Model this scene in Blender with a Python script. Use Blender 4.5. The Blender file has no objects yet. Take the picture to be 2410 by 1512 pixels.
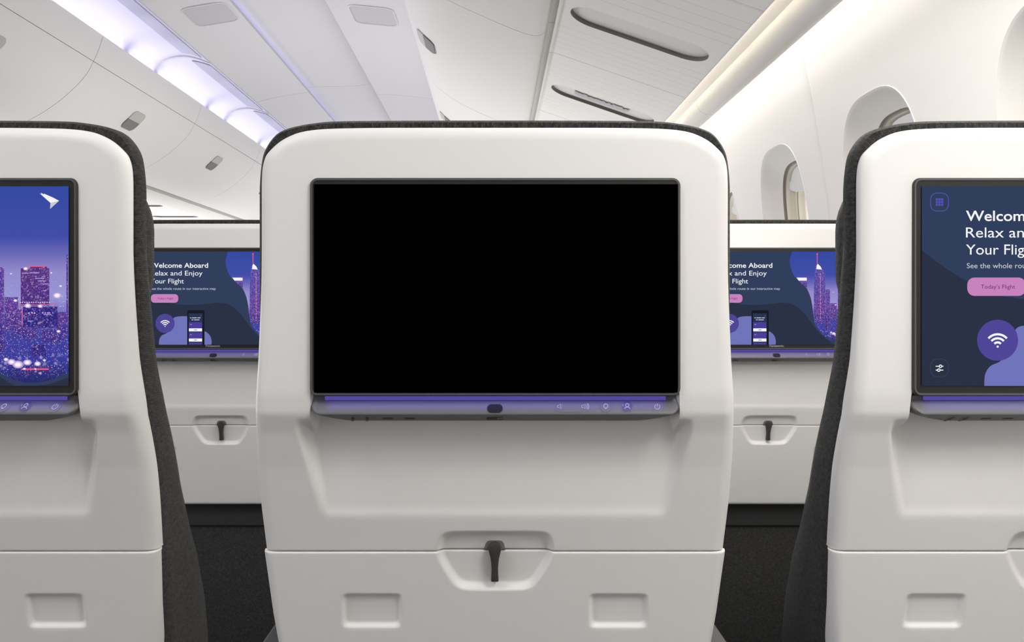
import bpy, bmesh, math
import numpy as np
from mathutils import Vector

# ------------------------------------------------------------------ basics
F = 2073.0            # focal length for a 2410-wide frame
D = 0.711             # distance eye -> plane of the near seatback screens
U = D / F             # metres per unit of a seat drawing (measured on the screen plane)
EYE = 1.05            # eye height
ROW = [0.711, 1.5205] # depth of the two seat rows
PITCH = 0.486         # seat spacing sideways
C = bpy.context.scene.collection
sc = bpy.context.scene

def lin(c):
    r = []
    for v in c[:3]:
        v /= 255.0
        r.append(v / 12.92 if v <= .04045 else ((v + .055) / 1.055) ** 2.4)
    return (*r, 1.0)

# ------------------------------------------------------------------ materials
def new_mat(name):
    m = bpy.data.materials.new(name); m.use_nodes = True
    nt = m.node_tree
    b = nt.nodes['Principled BSDF']
    return m, nt, b
def N(nt, t, **kw):
    n = nt.nodes.new(t)
    for k, v in kw.items(): setattr(n, k, v)
    return n
def setin(n, **kw):
    for k, v in kw.items(): n.inputs[k.replace('_', ' ')].default_value = v

def plastic(name, col, rough=.45, bump=.0, scale=900., spec=.4, var=0.0):
    m, nt, b = new_mat(name)
    b.inputs['Base Color'].default_value = (*col, 1)
    b.inputs['Roughness'].default_value = rough
    b.inputs['Specular IOR Level'].default_value = spec
    tc = N(nt, 'ShaderNodeTexCoord')
    no = N(nt, 'ShaderNodeTexNoise'); no.inputs['Scale'].default_value = scale; no.inputs['Detail'].default_value = 2
    nt.links.new(tc.outputs['Object'], no.inputs['Vector'])
    if bump:
        bp = N(nt, 'ShaderNodeBump'); bp.inputs['Strength'].default_value = bump; bp.inputs['Distance'].default_value = .0004
        nt.links.new(no.outputs['Fac'], bp.inputs['Height']); nt.links.new(bp.outputs['Normal'], b.inputs['Normal'])
    mr = N(nt, 'ShaderNodeMapRange'); mr.inputs['To Min'].default_value = rough - .04; mr.inputs['To Max'].default_value = rough + .04
    nt.links.new(no.outputs['Fac'], mr.inputs['Value']); nt.links.new(mr.outputs['Result'], b.inputs['Roughness'])
    return m

def emit(name, col, s=1.0):
    m, nt, b = new_mat(name)
    nt.nodes.remove(b)
    e = N(nt, 'ShaderNodeEmission'); e.inputs['Color'].default_value = lin(col); e.inputs['Strength'].default_value = s
    nt.links.new(e.outputs[0], nt.nodes['Material Output'].inputs['Surface'])
    return m

def weave(name, c1, c2, c3, scale):
    m, nt, b = new_mat(name)
    uv = N(nt, 'ShaderNodeTexCoord')
    br = N(nt, 'ShaderNodeTexBrick'); br.offset = .5
    setin(br, Color1=(*c1, 1), Color2=(*c2, 1), Mortar=(*c3, 1), Scale=scale, Mortar_Size=.028, Mortar_Smooth=.8, Bias=0., Brick_Width=.55, Row_Height=.3)
    no = N(nt, 'ShaderNodeTexNoise'); no.inputs['Scale'].default_value = 140; no.inputs['Detail'].default_value = 4
    mp = N(nt, 'ShaderNodeVectorMath', operation='MULTIPLY_ADD')
    mp.inputs[1].default_value = (.0034, .0034, .0034)
    nt.links.new(uv.outputs['UV'], no.inputs['Vector'])
    nt.links.new(no.outputs['Color'], mp.inputs[0]); nt.links.new(uv.outputs['UV'], mp.inputs[2])
    nt.links.new(mp.outputs[0], br.inputs['Vector'])
    nt.links.new(br.outputs['Color'], b.inputs['Base Color'])
    b.inputs['Roughness'].default_value = .9; b.inputs['Specular IOR Level'].default_value = .15
    b.inputs['Sheen Weight'].default_value = .15
    inv = N(nt, 'ShaderNodeMath', operation='SUBTRACT'); inv.inputs[0].default_value = 1
    nt.links.new(br.outputs['Fac'], inv.inputs[1])
    bp = N(nt, 'ShaderNodeBump'); bp.inputs['Strength'].default_value = .8; bp.inputs['Distance'].default_value = .001
    nt.links.new(inv.outputs[0], bp.inputs['Height']); nt.links.new(bp.outputs['Normal'], b.inputs['Normal'])
    return m

def speckle(name, ca, cb, scale, rough=.95):
    m, nt, b = new_mat(name)
    tc = N(nt, 'ShaderNodeTexCoord'); no = N(nt, 'ShaderNodeTexNoise')
    no.inputs['Scale'].default_value = scale; no.inputs['Detail'].default_value = 3
    rp = N(nt, 'ShaderNodeValToRGB')
    rp.color_ramp.elements[0].position = .35; rp.color_ramp.elements[0].color = (*ca, 1)
    rp.color_ramp.elements[1].position = .7; rp.color_ramp.elements[1].color = (*cb, 1)
    nt.links.new(tc.outputs['Object'], no.inputs['Vector']); nt.links.new(no.outputs['Fac'], rp.inputs['Fac'])
    nt.links.new(rp.outputs['Color'], b.inputs['Base Color'])
    b.inputs['Roughness'].default_value = rough; b.inputs['Specular IOR Level'].default_value = .1
    bp = N(nt, 'ShaderNodeBump'); bp.inputs['Strength'].default_value = .5; bp.inputs['Distance'].default_value = .002
    nt.links.new(no.outputs['Fac'], bp.inputs['Height']); nt.links.new(bp.outputs['Normal'], b.inputs['Normal'])
    return m

def ribbed(name, ca, cb, period):
    m, nt, b = new_mat(name)
    tc = N(nt, 'ShaderNodeTexCoord'); wv = N(nt, 'ShaderNodeTexWave', wave_type='BANDS', bands_direction='Z')
    wv.inputs['Scale'].default_value = 1 / (period * math.pi) ; wv.inputs['Distortion'].default_value = .3
    rp = N(nt, 'ShaderNodeValToRGB')
    rp.color_ramp.elements[0].color = (*ca, 1); rp.color_ramp.elements[1].color = (*cb, 1)
    nt.links.new(tc.outputs['Object'], wv.inputs['Vector']); nt.links.new(wv.outputs['Fac'], rp.inputs['Fac'])
    nt.links.new(rp.outputs['Color'], b.inputs['Base Color'])
    b.inputs['Roughness'].default_value = .9; b.inputs['Specular IOR Level'].default_value = .1
    return m

def grooved(name, col, period, depth_col, rough=.4):
    """pale plastic with fine panel joints across it (object Y)"""
    m, nt, b = new_mat(name)
    tc = N(nt, 'ShaderNodeTexCoord'); sp = N(nt, 'ShaderNodeSeparateXYZ')
    nt.links.new(tc.outputs['Object'], sp.inputs[0])
    acc = None
    for p in period:
        s = N(nt, 'ShaderNodeMath', operation='SUBTRACT'); s.inputs[1].default_value = p
        a = N(nt, 'ShaderNodeMath', operation='ABSOLUTE')
        l = N(nt, 'ShaderNodeMath', operation='LESS_THAN'); l.inputs[1].default_value = .0011
        nt.links.new(sp.outputs['Y'], s.inputs[0]); nt.links.new(s.outputs[0], a.inputs[0]); nt.links.new(a.outputs[0], l.inputs[0])
        if acc is None: acc = l
        else:
            mx = N(nt, 'ShaderNodeMath', operation='MAXIMUM')
            nt.links.new(acc.outputs[0], mx.inputs[0]); nt.links.new(l.outputs[0], mx.inputs[1]); acc = mx
    mix = N(nt, 'ShaderNodeMix', data_type='RGBA')
    mix.inputs[6].default_value = (*col, 1); mix.inputs[7].default_value = (*depth_col, 1)
    nt.links.new(acc.outputs[0], mix.inputs[0]); nt.links.new(mix.outputs[2], b.inputs['Base Color'])
    b.inputs['Roughness'].default_value = rough; b.inputs['Specular IOR Level'].default_value = .3
    return m

WH = (.80, .79, .775)
M = {}
M['shell'] = plastic('white_shell_plastic', WH, .42, .10, 800)
M['bin'] = plastic('bin_plastic', (.78, .77, .755), .4, .0)
M['ceil'] = plastic('ceiling_plastic', (.64, .635, .67), .5, .0)
M['wall'] = plastic('sidewall_plastic', (.82, .80, .775), .5, .0)
M['trim'] = plastic('trim_plastic', (.80, .78, .74), .35, .0)
M['rail'] = grooved('rail_plastic', (.80, .78, .74), (.1, 1.2, 2.3, 3.4), (.52, .50, .46), .35)
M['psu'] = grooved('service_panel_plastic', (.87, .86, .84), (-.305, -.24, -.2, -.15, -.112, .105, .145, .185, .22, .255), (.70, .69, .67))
M['latch_dark'] = plastic('latch_charcoal', (.048, .047, .045), .5)
M['latch_mount'] = plastic('latch_mount_grey', (.15, .155, .15), .35)
M['frame'] = plastic('monitor_rim_metal', (.13, .13, .125), .3); M['frame'].node_tree.nodes['Principled BSDF'].inputs['Metallic'].default_value = .5
M['frame_dark'] = plastic('monitor_body_dark', (.025, .025, .025), .4)
M['bezel'] = plastic('bezel_black', (.016, .0165, .0165), .35)
M['off'] = plastic('display_off_black', (0, 0, 0), .6, spec=0.0)
M['bar'] = plastic('control_bar_grey', (.135, .135, .14), .42)
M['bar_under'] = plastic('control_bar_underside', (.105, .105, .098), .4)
M['black'] = plastic('gloss_black', (.010, .010, .010), .5, spec=.2)
M['strip'] = emit('purple_light_strip', (84, 72, 160), 1.0)
M['icon'] = emit('backlit_icon', (196, 184, 240), .85)
M['ring'] = plastic('button_ring', (.16, .15, .22), .4)
M['pad'] = plastic('button_pad', (.085, .08, .13), .5)
M['fabric'] = weave('charcoal_weave', (.052, .052, .049), (.017, .017, .016), (.008, .008, .007), 165)
M['fabric_plain'] = speckle('charcoal_fabric', (.034, .034, .033), (.056, .056, .055), 420)
M['band'] = ribbed('ribbed_pocket_band', (.042, .042, .041), (.056, .056, .055), .0026)
M['arm'] = plastic('armrest_grey', (.085, .083, .084), .5)
M['metal'] = plastic('seat_leg_metal', (.12, .12, .12), .4)
M['carpet'] = speckle('dark_carpet', (.012, .012, .013), (.035, .035, .036), 160)
M['grille'] = plastic('ceiling_grille_grey', (.50, .50, .53), .6, .5, 500)
M['lever_dark'] = plastic('bin_latch_grey', (.17, .165, .16), .45)
M['lever_light'] = plastic('bin_latch_pale', (.50, .48, .46), .45)
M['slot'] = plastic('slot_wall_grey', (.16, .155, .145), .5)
M['gasket'] = plastic('window_gasket', (.30, .27, .23), .5)
M['cream'] = plastic('window_inner_frame', (.90, .85, .74), .4)
M['shade'] = plastic('window_shade', (.75, .75, .76), .5)
M['gap'] = plastic('shadow_gap_grey', (.22, .21, .20), .6)
M['brand'] = plastic('brand_print', (.35, .34, .33), .5)

def glass_mat():
    m, nt, b = new_mat('window_pane'); nt.nodes.remove(b)
    t = N(nt, 'ShaderNodeBsdfTransparent'); g = N(nt, 'ShaderNodeBsdfGlossy'); g.inputs['Roughness'].default_value = .02
    x = N(nt, 'ShaderNodeMixShader'); fr = N(nt, 'ShaderNodeFresnel'); fr.inputs['IOR'].default_value = 1.2
    nt.links.new(fr.outputs[0], x.inputs[0]); nt.links.new(t.outputs[0], x.inputs[1]); nt.links.new(g.outputs[0], x.inputs[2])
    nt.links.new(x.outputs[0], nt.nodes['Material Output'].inputs['Surface'])
    return m
M['glass'] = glass_mat()

# ------------------------------------------------------------------ mesh helpers
def mk(name, verts, faces, mats, parent=None, midx=None, uvs=None, angle=35, smooth=True, loc=None):
    me = bpy.data.meshes.new(name)
    me.from_pydata([tuple(map(float, v)) for v in verts], [], [tuple(map(int, f)) for f in faces])
    for m in (mats if isinstance(mats, (list, tuple)) else [mats]): me.materials.append(m)
    if midx is not None: me.polygons.foreach_set('material_index', np.asarray(midx, dtype=np.int32))
    if smooth:
        me.polygons.foreach_set('use_smooth', np.ones(len(me.polygons), dtype=bool))
        if angle: me.set_sharp_from_angle(angle=math.radians(angle))
    if uvs is not None:
        ul = me.uv_layers.new(name='UVMap'); vi = np.zeros(len(me.loops), dtype=np.int32)
        me.loops.foreach_get('vertex_index', vi)
        ul.data.foreach_set('uv', np.asarray(uvs, dtype=np.float32)[vi].ravel())
    me.update()
    o = bpy.data.objects.new(name, me); C.objects.link(o)
    if parent: o.parent = parent
    if loc is not None: o.location = loc
    return o

class MB:
    def __init__(s): s.v, s.f, s.m = [], [], []
    def add(s, verts, faces, mi=0):
        b = len(s.v); s.v += [tuple(v) for v in verts]; s.f += [tuple(i + b for i in f) for f in faces]; s.m += [mi] * len(faces)
    def bm(s, bm, mi=0):
        bm.verts.index_update(); s.add([v.co[:] for v in bm.verts], [[v.index for v in f.verts] for f in bm.faces], mi); bm.free()
    def build(s, name, mats, parent=None, angle=35, loc=None, smooth=True):
        return mk(name, s.v, s.f, mats, parent, s.m, None, angle, smooth, loc)

def rbox(x0, x1, y0, y1, z0, z1, r=.004, seg=3):
    bm = bmesh.new(); bmesh.ops.create_cube(bm, size=1)
    for v in bm.verts:
        v.co = Vector(((x0 + x1) / 2 + v.co.x * (x1 - x0), (y0 + y1) / 2 + v.co.y * (y1 - y0), (z0 + z1) / 2 + v.co.z * (z1 - z0)))
    if r: bmesh.ops.bevel(bm, geom=bm.edges[:], offset=r, segments=seg, profile=.5, affect='EDGES')
    return bm

def grid_faces(R, Cn, off=0, flip=False):
    f = []
    for i in range(R - 1):
        for j in range(Cn - 1):
            a = off + i * Cn + j
            q = (a, a + 1, a + Cn + 1, a + Cn)
            f.append(q[::-1] if flip else q)
    return f

def rrect(hx, hz, r, n=8, cx=0, cz=0):
    """rounded rectangle outline, counter-clockwise"""
    p = []
    for (sx, sz, a0) in ((1, -1, -90), (1, 1, 0), (-1, 1, 90), (-1, -1, 180)):
        for k in range(n + 1):
            a = math.radians(a0 + 90 * k / n)
            p.append((cx + sx * (hx - r) + r * math.cos(a), cz + sz * (hz - r) + r * math.sin(a)))
    return p

def loft(rings, closed=True, cap0=False, cap1=False):
    n = len(rings[0]); v = [p for r in rings for p in r]; f = []
    for i in range(len(rings) - 1):
        for j in range(n if closed else n - 1):
            k = (j + 1) % n
            f.append((i * n + j, i * n + k, (i + 1) * n + k, (i + 1) * n + j))
    if cap0: f.append(tuple(range(n))[::-1])
    if cap1: f.append(tuple(range((len(rings) - 1) * n, len(rings) * n)))
    return v, f

def extrude_profile(pts, y0, y1, closed=False, caps=True, flip=False):
    """profile in (x,z) swept along y; open profiles give a sheet"""
    a = [(p[0], y0, p[1]) for p in pts]; b = [(p[0], y1, p[1]) for p in pts]
    v, f = loft([a, b], closed, caps and closed, caps and closed)
    if flip: f = [q[::-1] for q in f]
    return v, f

def smooth_curve(pts, n=8):
    """Catmull-Rom through points"""
    P = [np.array(p, float) for p in pts]; P = [2 * P[0] - P[1]] + P + [2 * P[-1] - P[-2]]
    out = []
    for i in range(1, len(P) - 2):
        for k in range(n):
            t = k / n
            out.append(tuple(.5 * ((2 * P[i]) + (-P[i-1] + P[i+1]) * t + (2*P[i-1] - 5*P[i] + 4*P[i+1] - P[i+2]) * t*t + (-P[i-1] + 3*P[i] - 3*P[i+1] + P[i+2]) * t**3)))
    out.append(tuple(P[-2])); return out

def empty(name, loc=(0, 0, 0)):
    o = bpy.data.objects.new(name, None); C.objects.link(o); o.location = loc; o.empty_display_size = .1
    return o
def tag(o, label=None, cat=None, group=None, kind=None):
    if label: o['label'] = label
    if cat: o['category'] = cat
    if group: o['group'] = group
    if kind: o['kind'] = kind
    return o
def copy_tree(o, parent=None, swap=None):
    c = o.copy(); C.objects.link(c)
    if parent: c.parent = parent
    for ch in [x for x in bpy.data.objects if x.parent == o]:
        copy_tree(ch, c)
    return c

# ------------------------------------------------------------------ seat drawing tables (v = drawing units downwards, eye level at 727)
def sm_interp(xq, xs, ys, w=14):
    xx = np.arange(min(xs) - 3 * w, max(xs) + 3 * w, 1.0)
    yy = np.interp(xx, xs, ys)
    # linear extrapolation at the ends
    s0 = (ys[1] - ys[0]) / (xs[1] - xs[0]); s1 = (ys[-1] - ys[-2]) / (xs[-1] - xs[-2])
    yy = np.where(xx < xs[0], ys[0] + s0 * (xx - xs[0]), yy); yy = np.where(xx > xs[-1], ys[-1] + s1 * (xx - xs[-1]), yy)
    k = np.hanning(2 * w + 1); k /= k.sum()
    yp = np.pad(yy, w, mode='edge'); yy = np.convolve(yp, k, mode='valid')
    return np.interp(xq, xx, yy)
DF_Y = [250, 420, 930, 975, 1020, 1100, 1220, 1298, 1440, 1512, 1668, 1800]
DF_D = [0, 0, .0008, .0028, .0105, .0205, .0325, .040, .051, .0565, .068, .078]
DS_Y = [250, 600, 850, 985, 1100, 1298, 1440, 1512, 1668, 1800]
DS_D = [.008, .008, .012, .018, .031, .050, .064, .074, .089, .10]
def d_face(y): return sm_interp(y, DF_Y, DF_D)
def d_sil(y): return sm_interp(y, DS_Y, DS_D)
SH_Y = [296.6, 297.2, 298.7, 302, 308.3, 319.6, 332, 346.6, 361, 377, 395, 417, 450, 600, 700, 850, 950, 1050, 1165, 1296]
SH_W = [240, 310, 382, 427, 460.5, 488, 508, 524, 536.5, 543, 546.5, 548, 548.5, 548.5, 550, 555.5, 560, 559, 551.5, 536]
TR_Y = [1301, 1370, 1450, 1512, 1668]
TR_W = [541, 531, 519.5, 508, 478]

def sstep(t):
    t = np.clip(t, 0, 1); return t * t * (3 - 2 * t)
def poly_sdf(x, y, pts, k):
    """soft-cornered distance to a convex polygon (negative inside), points clockwise on the drawing"""
    acc = 0; n = len(pts); cx = sum(p[0] for p in pts) / n; cy = sum(p[1] for p in pts) / n
    for i in range(n):
        (x0, y0), (x1, y1) = pts[i], pts[(i + 1) % n]
        nx, ny = (y1 - y0), -(x1 - x0); L = math.hypot(nx, ny); nx /= L; ny /= L
        if (cx - x0) * nx + (cy - y0) * ny > 0: nx, ny = -nx, -ny
        acc = acc + np.exp(np.clip(((x - x0) * nx + (y - y0) * ny) / k, -60, 60))
    return k * np.log(acc)
LATCH = [(-121, 1256), (128, 1256), (137, 1298), (88, 1384), (-82, 1384), (-137, 1298)]
LATCH_TOP = [(-121, 1258), (125, 1258), (137, 1300), (85, 1383), (-85, 1383), (-137, 1300)]
def features(x, y):
    f = 0.0067 * sstep(.5 - poly_sdf(x, y, LATCH_TOP, 9) / 17)
    for a, b in ((-356, -224), (226, 356)):
        f = f + .0040 * sstep(.5 - poly_sdf(x, y, [(a, 1403), (b, 1403), (b, 1474), (a, 1474)], 5) / 12)
    # hand recess under the screen
    k = sstep((y - 984) / 46)
    lo = -(459 - (y - 1000) * .288); hi = 456 - (y - 1000) * .27
    side = np.maximum(lo - x, x - hi)
    m = k + (1 - k) * sstep(.5 - (np.abs(x) - 429) / 10)
    dep = np.interp(y, [920, 930, 985, 1190, 1215, 1230], [0, .012, .019, .0030, .0007, .0])
    bot = sstep((1232 - y) / 36)
    f = f + dep * m * sstep(.5 - side / 31) * np.where(y > 1150, bot, 1)
    return f

def seg_dist(px, pz, poly):
    best = np.full(px.shape, 1e9)
    for i in range(len(poly) - 1):
        ax, az = poly[i]; bx, bz = poly[i + 1]
        dx, dz = bx - ax, bz - az; L = dx * dx + dz * dz
        t = np.clip(((px - ax) * dx + (pz - az) * dz) / L, 0, 1)
        best = np.minimum(best, np.hypot(px - ax - t * dx, pz - az - t * dz))
    return best

def field(name, ys, hw_fn, parent, mat, R, top_round=True, bottom_round=0, proud=0, ncol=250, edge_top=0, rim=.014, tuck=.992):
    """moulded seatback surface: rows at drawing heights ys, half width from hw_fn, real rounded edges"""
    ys = np.asarray(ys, float)
    df = d_face(ys) + proud; ds = d_sil(ys) + proud
    hz = (727 - ys) * (D + df) / F
    X = hw_fn(ys) * (D + ds) / F
    poly = [(x, z) for x, z in zip(X[::-1], hz[::-1])]
    poly = poly + ([(-a, b) for a, b in poly[::-1]] if top_round else [])
    u = np.linspace(-1, 1, ncol); u = np.sign(u) * (1 - (1 - np.abs(u)) ** 1.12)
    PX = u[None, :] * X[:, None]; PZ = np.repeat(hz[:, None], ncol, 1)
    if top_round: t = seg_dist(PX, PZ, poly)
    else:
        t = np.minimum(seg_dist(PX, PZ, poly), seg_dist(PX, PZ, [(-a, b) for a, b in poly]))
    E = (ds - df)[:, None]
    q = np.clip(1 - t / R, 0, 1)
    dep = df[:, None] + E * (1 - np.sqrt(1 - q * q))
    px = PX * F / (D + df[:, None]); py = np.repeat(ys[:, None], ncol, 1)
    dep = dep + features(px, py)
    if edge_top:
        q = np.clip(1 - (hz[0] - PZ) / edge_top, 0, 1); dep = dep + edge_top * .9 * (1 - np.sqrt(1 - q * q))
    if bottom_round:
        q = np.clip(1 - (PZ - hz[-1]) / bottom_round, 0, 1); dep = dep + bottom_round * .9 * (1 - np.sqrt(1 - q * q))
    V = np.stack([PX, dep, PZ + EYE], -1).reshape(-1, 3).tolist()
    Rn = len(ys); f = grid_faces(Rn, ncol, flip=True)
    # rim going inwards
    loop = [j for j in range(ncol)] + [i * ncol + ncol - 1 for i in range(1, Rn)] + [(Rn - 1) * ncol + j for j in range(ncol - 2, -1, -1)] + [i * ncol for i in range(Rn - 2, 0, -1)]
    b = len(V)
    for i in loop:
        v = V[i]; V.append([v[0] * tuck, v[1] + rim, v[2] - (.001 if v[2] > EYE + .1 else 0)])
    n = len(loop)
    for k in range(n):
        k2 = (k + 1) % n; f.append((loop[k], loop[k2], b + k2, b + k))
    return mk(name, V, f, mat, parent, angle=50)

def text_mesh(s, width=None, size=1.0, bold=0.0):
    cu = bpy.data.curves.new('t', 'FONT'); cu.body = s; cu.size = size; cu.offset = bold; cu.resolution_u = 4
    o = bpy.data.objects.new('t', cu); C.objects.link(o)
    dg = bpy.context.evaluated_depsgraph_get(); dg.update()
    me = o.evaluated_get(dg).to_mesh()
    v = [tuple(x.co) for x in me.vertices]; f = [tuple(p.vertices) for p in me.polygons]
    o.evaluated_get(dg).to_mesh_clear(); bpy.data.objects.remove(o); bpy.data.curves.remove(cu)
    x0 = min(a[0] for a in v); x1 = max(a[0] for a in v)
    return [(a[0] - x0, a[1]) for a in v], f, x1 - x0

# ------------------------------------------------------------------ screen picture (one display mesh, layers 0.12 mm apart)
def ramp_mat(name, stops, lights, win=None):
    """night-city picture on a lit screen; stops = (drawing v, colour)"""
    m, nt, b = new_mat(name); nt.nodes.remove(b)
    L = nt.links
    tc = N(nt, 'ShaderNodeTexCoord'); sp = N(nt, 'ShaderNodeSeparateXYZ'); L.new(tc.outputs['Object'], sp.inputs[0])
    z0 = EYE + (727 - 908) * U; z1 = EYE + (727 - 440) * U
    mr = N(nt, 'ShaderNodeMapRange'); mr.inputs['From Min'].default_value = z1; mr.inputs['From Max'].default_value = z0
    L.new(sp.outputs['Z'], mr.inputs['Value'])
    rp = N(nt, 'ShaderNodeValToRGB'); cr = rp.color_ramp
    while len(cr.elements) < len(stops): cr.elements.new(.5)
    for e, (v, c) in zip(cr.elements, stops): e.position = (v - 440) / 468; e.color = lin(c)
    L.new(mr.outputs[0], rp.inputs['Fac'])
    col = rp.outputs['Color']
    if win:
        sn = N(nt, 'ShaderNodeVectorMath', operation='SNAP'); sn.inputs[1].default_value = win
        wn = N(nt, 'ShaderNodeTexWhiteNoise', noise_dimensions='3D')
        L.new(tc.outputs['Object'], sn.inputs[0]); L.new(sn.outputs[0], wn.inputs['Vector'])
        wr = N(nt, 'ShaderNodeValToRGB'); w = wr.color_ramp
        w.elements[0].position = .3; w.elements[0].color = lin((38, 28, 92)); w.elements[1].position = 1; w.elements[1].color = lin((250, 215, 235))
        e = w.elements.new(.6); e.color = lin((66, 58, 146)); e = w.elements.new(.88); e.color = lin((150, 104, 186))
        L.new(wn.outputs['Value'], wr.inputs['Fac'])
        mx = N(nt, 'ShaderNodeMix', data_type='RGBA'); mx.inputs[0].default_value = .42
        L.new(col, mx.inputs[6]); L.new(wr.outputs['Color'], mx.inputs[7]); col = mx.outputs[2]
    for (scale, thr, colours, amt, vlo, vhi) in lights:
        vo = N(nt, 'ShaderNodeTexVoronoi'); vo.inputs['Scale'].default_value = scale
        L.new(tc.outputs['Object'], vo.inputs['Vector'])
        d = N(nt, 'ShaderNodeMapRange'); d.inputs['From Min'].default_value = thr; d.inputs['From Max'].default_value = thr * .35
        L.new(vo.outputs['Distance'], d.inputs['Value'])
        s2 = N(nt, 'ShaderNodeSeparateColor'); L.new(vo.outputs['Color'], s2.inputs[0])
        r2 = N(nt, 'ShaderNodeValToRGB'); cc = r2.color_ramp; cc.interpolation = 'CONSTANT'
        while len(cc.elements) < len(colours): cc.elements.new(.5)
        for i, (e, c) in enumerate(zip(cc.elements, colours)): e.position = i / len(colours); e.color = lin(c)
        L.new(s2.outputs[0], r2.inputs['Fac'])
        g1 = N(nt, 'ShaderNodeMapRange', interpolation_type='SMOOTHSTEP'); g1.inputs['From Min'].default_value = (vlo[0] - 440) / 468; g1.inputs['From Max'].default_value = (vlo[1] - 440) / 468
        L.new(mr.outputs[0], g1.inputs['Value'])
        g2 = N(nt, 'ShaderNodeMapRange', interpolation_type='SMOOTHSTEP'); g2.inputs['From Min'].default_value = (vhi[1] - 440) / 468; g2.inputs['From Max'].default_value = (vhi[0] - 440) / 468
        L.new(mr.outputs[0], g2.inputs['Value'])
        k = N(nt, 'ShaderNodeMath', operation='MULTIPLY'); L.new(g1.outputs[0], k.inputs[0]); L.new(g2.outputs[0], k.inputs[1])
        k2 = N(nt, 'ShaderNodeMath', operation='MULTIPLY'); L.new(k.outputs[0], k2.inputs[0]); L.new(d.outputs[0], k2.inputs[1])
        k3 = N(nt, 'ShaderNodeMath', operation='MULTIPLY'); L.new(k2.outputs[0], k3.inputs[0])
        gt = N(nt, 'ShaderNodeMapRange'); gt.inputs['From Min'].default_value = 1 - amt; gt.inputs['From Max'].default_value = 1
        L.new(s2.outputs[1], gt.inputs['Value']); L.new(gt.outputs[0], k3.inputs[1])
        mx = N(nt, 'ShaderNodeMix', data_type='RGBA'); L.new(k3.outputs[0], mx.inputs[0]); L.new(col, mx.inputs[6]); L.new(r2.outputs['Color'], mx.inputs[7]); col = mx.outputs[2]
    e = N(nt, 'ShaderNodeEmission'); L.new(col, e.inputs['Color'])
    L.new(e.outputs[0], nt.nodes['Material Output'].inputs['Surface'])
    return m

SKY = [(440, (52, 74, 160)), (560, (66, 78, 168)), (600, (108, 106, 184)), (640, (148, 138, 204)), (700, (150, 150, 212)), (742, (110, 106, 190)), (785, (66, 66, 158)), (845, (56, 60, 156)), (892, (40, 44, 110))]
LC = [(255, 255, 255), (235, 190, 235), (180, 190, 255), (255, 150, 150), (220, 225, 255), (205, 130, 200)]
LR = [(255, 120, 90), (255, 235, 225), (255, 90, 70), (235, 235, 255)]
scr = {}
scr['navy'] = emit('screen_navy', (43, 50, 70)); scr['navy_light'] = emit('screen_navy_light', (49, 63, 92))
scr['city'] = ramp_mat('screen_city', SKY, [(520, .40, LC, .5, (625, 700), (860, 900)), (1000, .42, LC, .6, (650, 740), (870, 900)), (170, .34, LC, .32, (650, 720), (830, 870)), (210, .42, [(255, 255, 255), (225, 215, 255)], .8, (825, 845), (858, 872)), (260, .5, LR, .5, (850, 866), (874, 888))])
scr['tower'] = ramp_mat('screen_tower', [(440, (84, 90, 190)), (600, (88, 80, 176)), (720, (104, 66, 160)), (780, (70, 56, 150)), (900, (44, 42, 116))], [(800, .4, LC, .42, (440, 470), (850, 890))], win=(.0007, 1, .0008))
scr['tower_dark'] = ramp_mat('screen_tower_dark', [(440, (70, 60, 130)), (640, (104, 62, 136)), (712, (84, 52, 140)), (726, (48, 44, 138)), (900, (44, 46, 130))], [(900, .36, LC, .25, (640, 660), (850, 890))], win=(.0008, 1, .0009))
scr['white'] = emit('screen_white', (246, 246, 250)); scr['text_soft'] = emit('screen_soft_white', (196, 202, 216))
scr['pink'] = emit('screen_pink', (200, 130, 190)); scr['plum'] = emit('screen_plum', (96, 50, 110))
scr['violet'] = emit('screen_violet', (80, 70, 152)); scr['lavender'] = emit('screen_lavender', (112, 117, 186))
scr['phone'] = emit('screen_phone_black', (24, 26, 36)); scr['card'] = emit('screen_card', (74, 62, 152)); scr['line'] = emit('screen_icon_line', (84, 84, 178)); scr['dim'] = emit('screen_dim_line', (58, 66, 88))
scr['haze'] = emit('screen_haze', (168, 160, 220)); scr['red'] = emit('screen_red', (240, 90, 120)); scr['phone_scr'] = emit('screen_phone_navy', (40, 52, 80)); scr['glow'] = emit('screen_pale_pink', (240, 200, 225))
SK = list(scr)

class Screen:
    def __init__(s): s.mb = MB()
    def p(s, x, y, layer): return (x * U, -.0028 - .00012 * layer, EYE + (727 - y) * U)
    def poly(s, pts, m, layer):
        v = [s.p(x, y, layer) for x, y in pts]
        a = sum(pts[i][0] * pts[(i+1) % len(pts)][1] - pts[(i+1) % len(pts)][0] * pts[i][1] for i in range(len(pts)))
        idx = list(range(len(v)))
        s.mb.add(v, [idx if a < 0 else idx[::-1]], SK.index(m))
    def rect(s, x0, y0, x1, y1, m, layer, r=0):
        if r: s.poly(rrect((x1-x0)/2, (y1-y0)/2, r, 6, (x0+x1)/2, (y0+y1)/2), m, layer)
        else: s.poly([(x0, y0), (x1, y0), (x1, y1), (x0, y1)], m, layer)
    def disc(s, x, y, r, m, layer, n=40): s.poly([(x + r*math.cos(2*math.pi*k/n), y + r*math.sin(2*math.pi*k/n)) for k in range(n)], m, layer)
    def stroke(s, pts, w, m, layer, closed=False):
        v, f = stroke_geo(pts, w, closed)
        s.mb.add([s.p(x, y, layer) for x, y in v], f, SK.index(m))
    def text(s, t, x, y, w, cap, m, layer, bold=0):
        v, f, wd = text_mesh(t, size=1, bold=bold)
        sz = cap / .729; sx = w / wd
        s.mb.add([s.p(x + a * sx, y - b * sz, layer) for a, b in v], f, SK.index(m))

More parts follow.
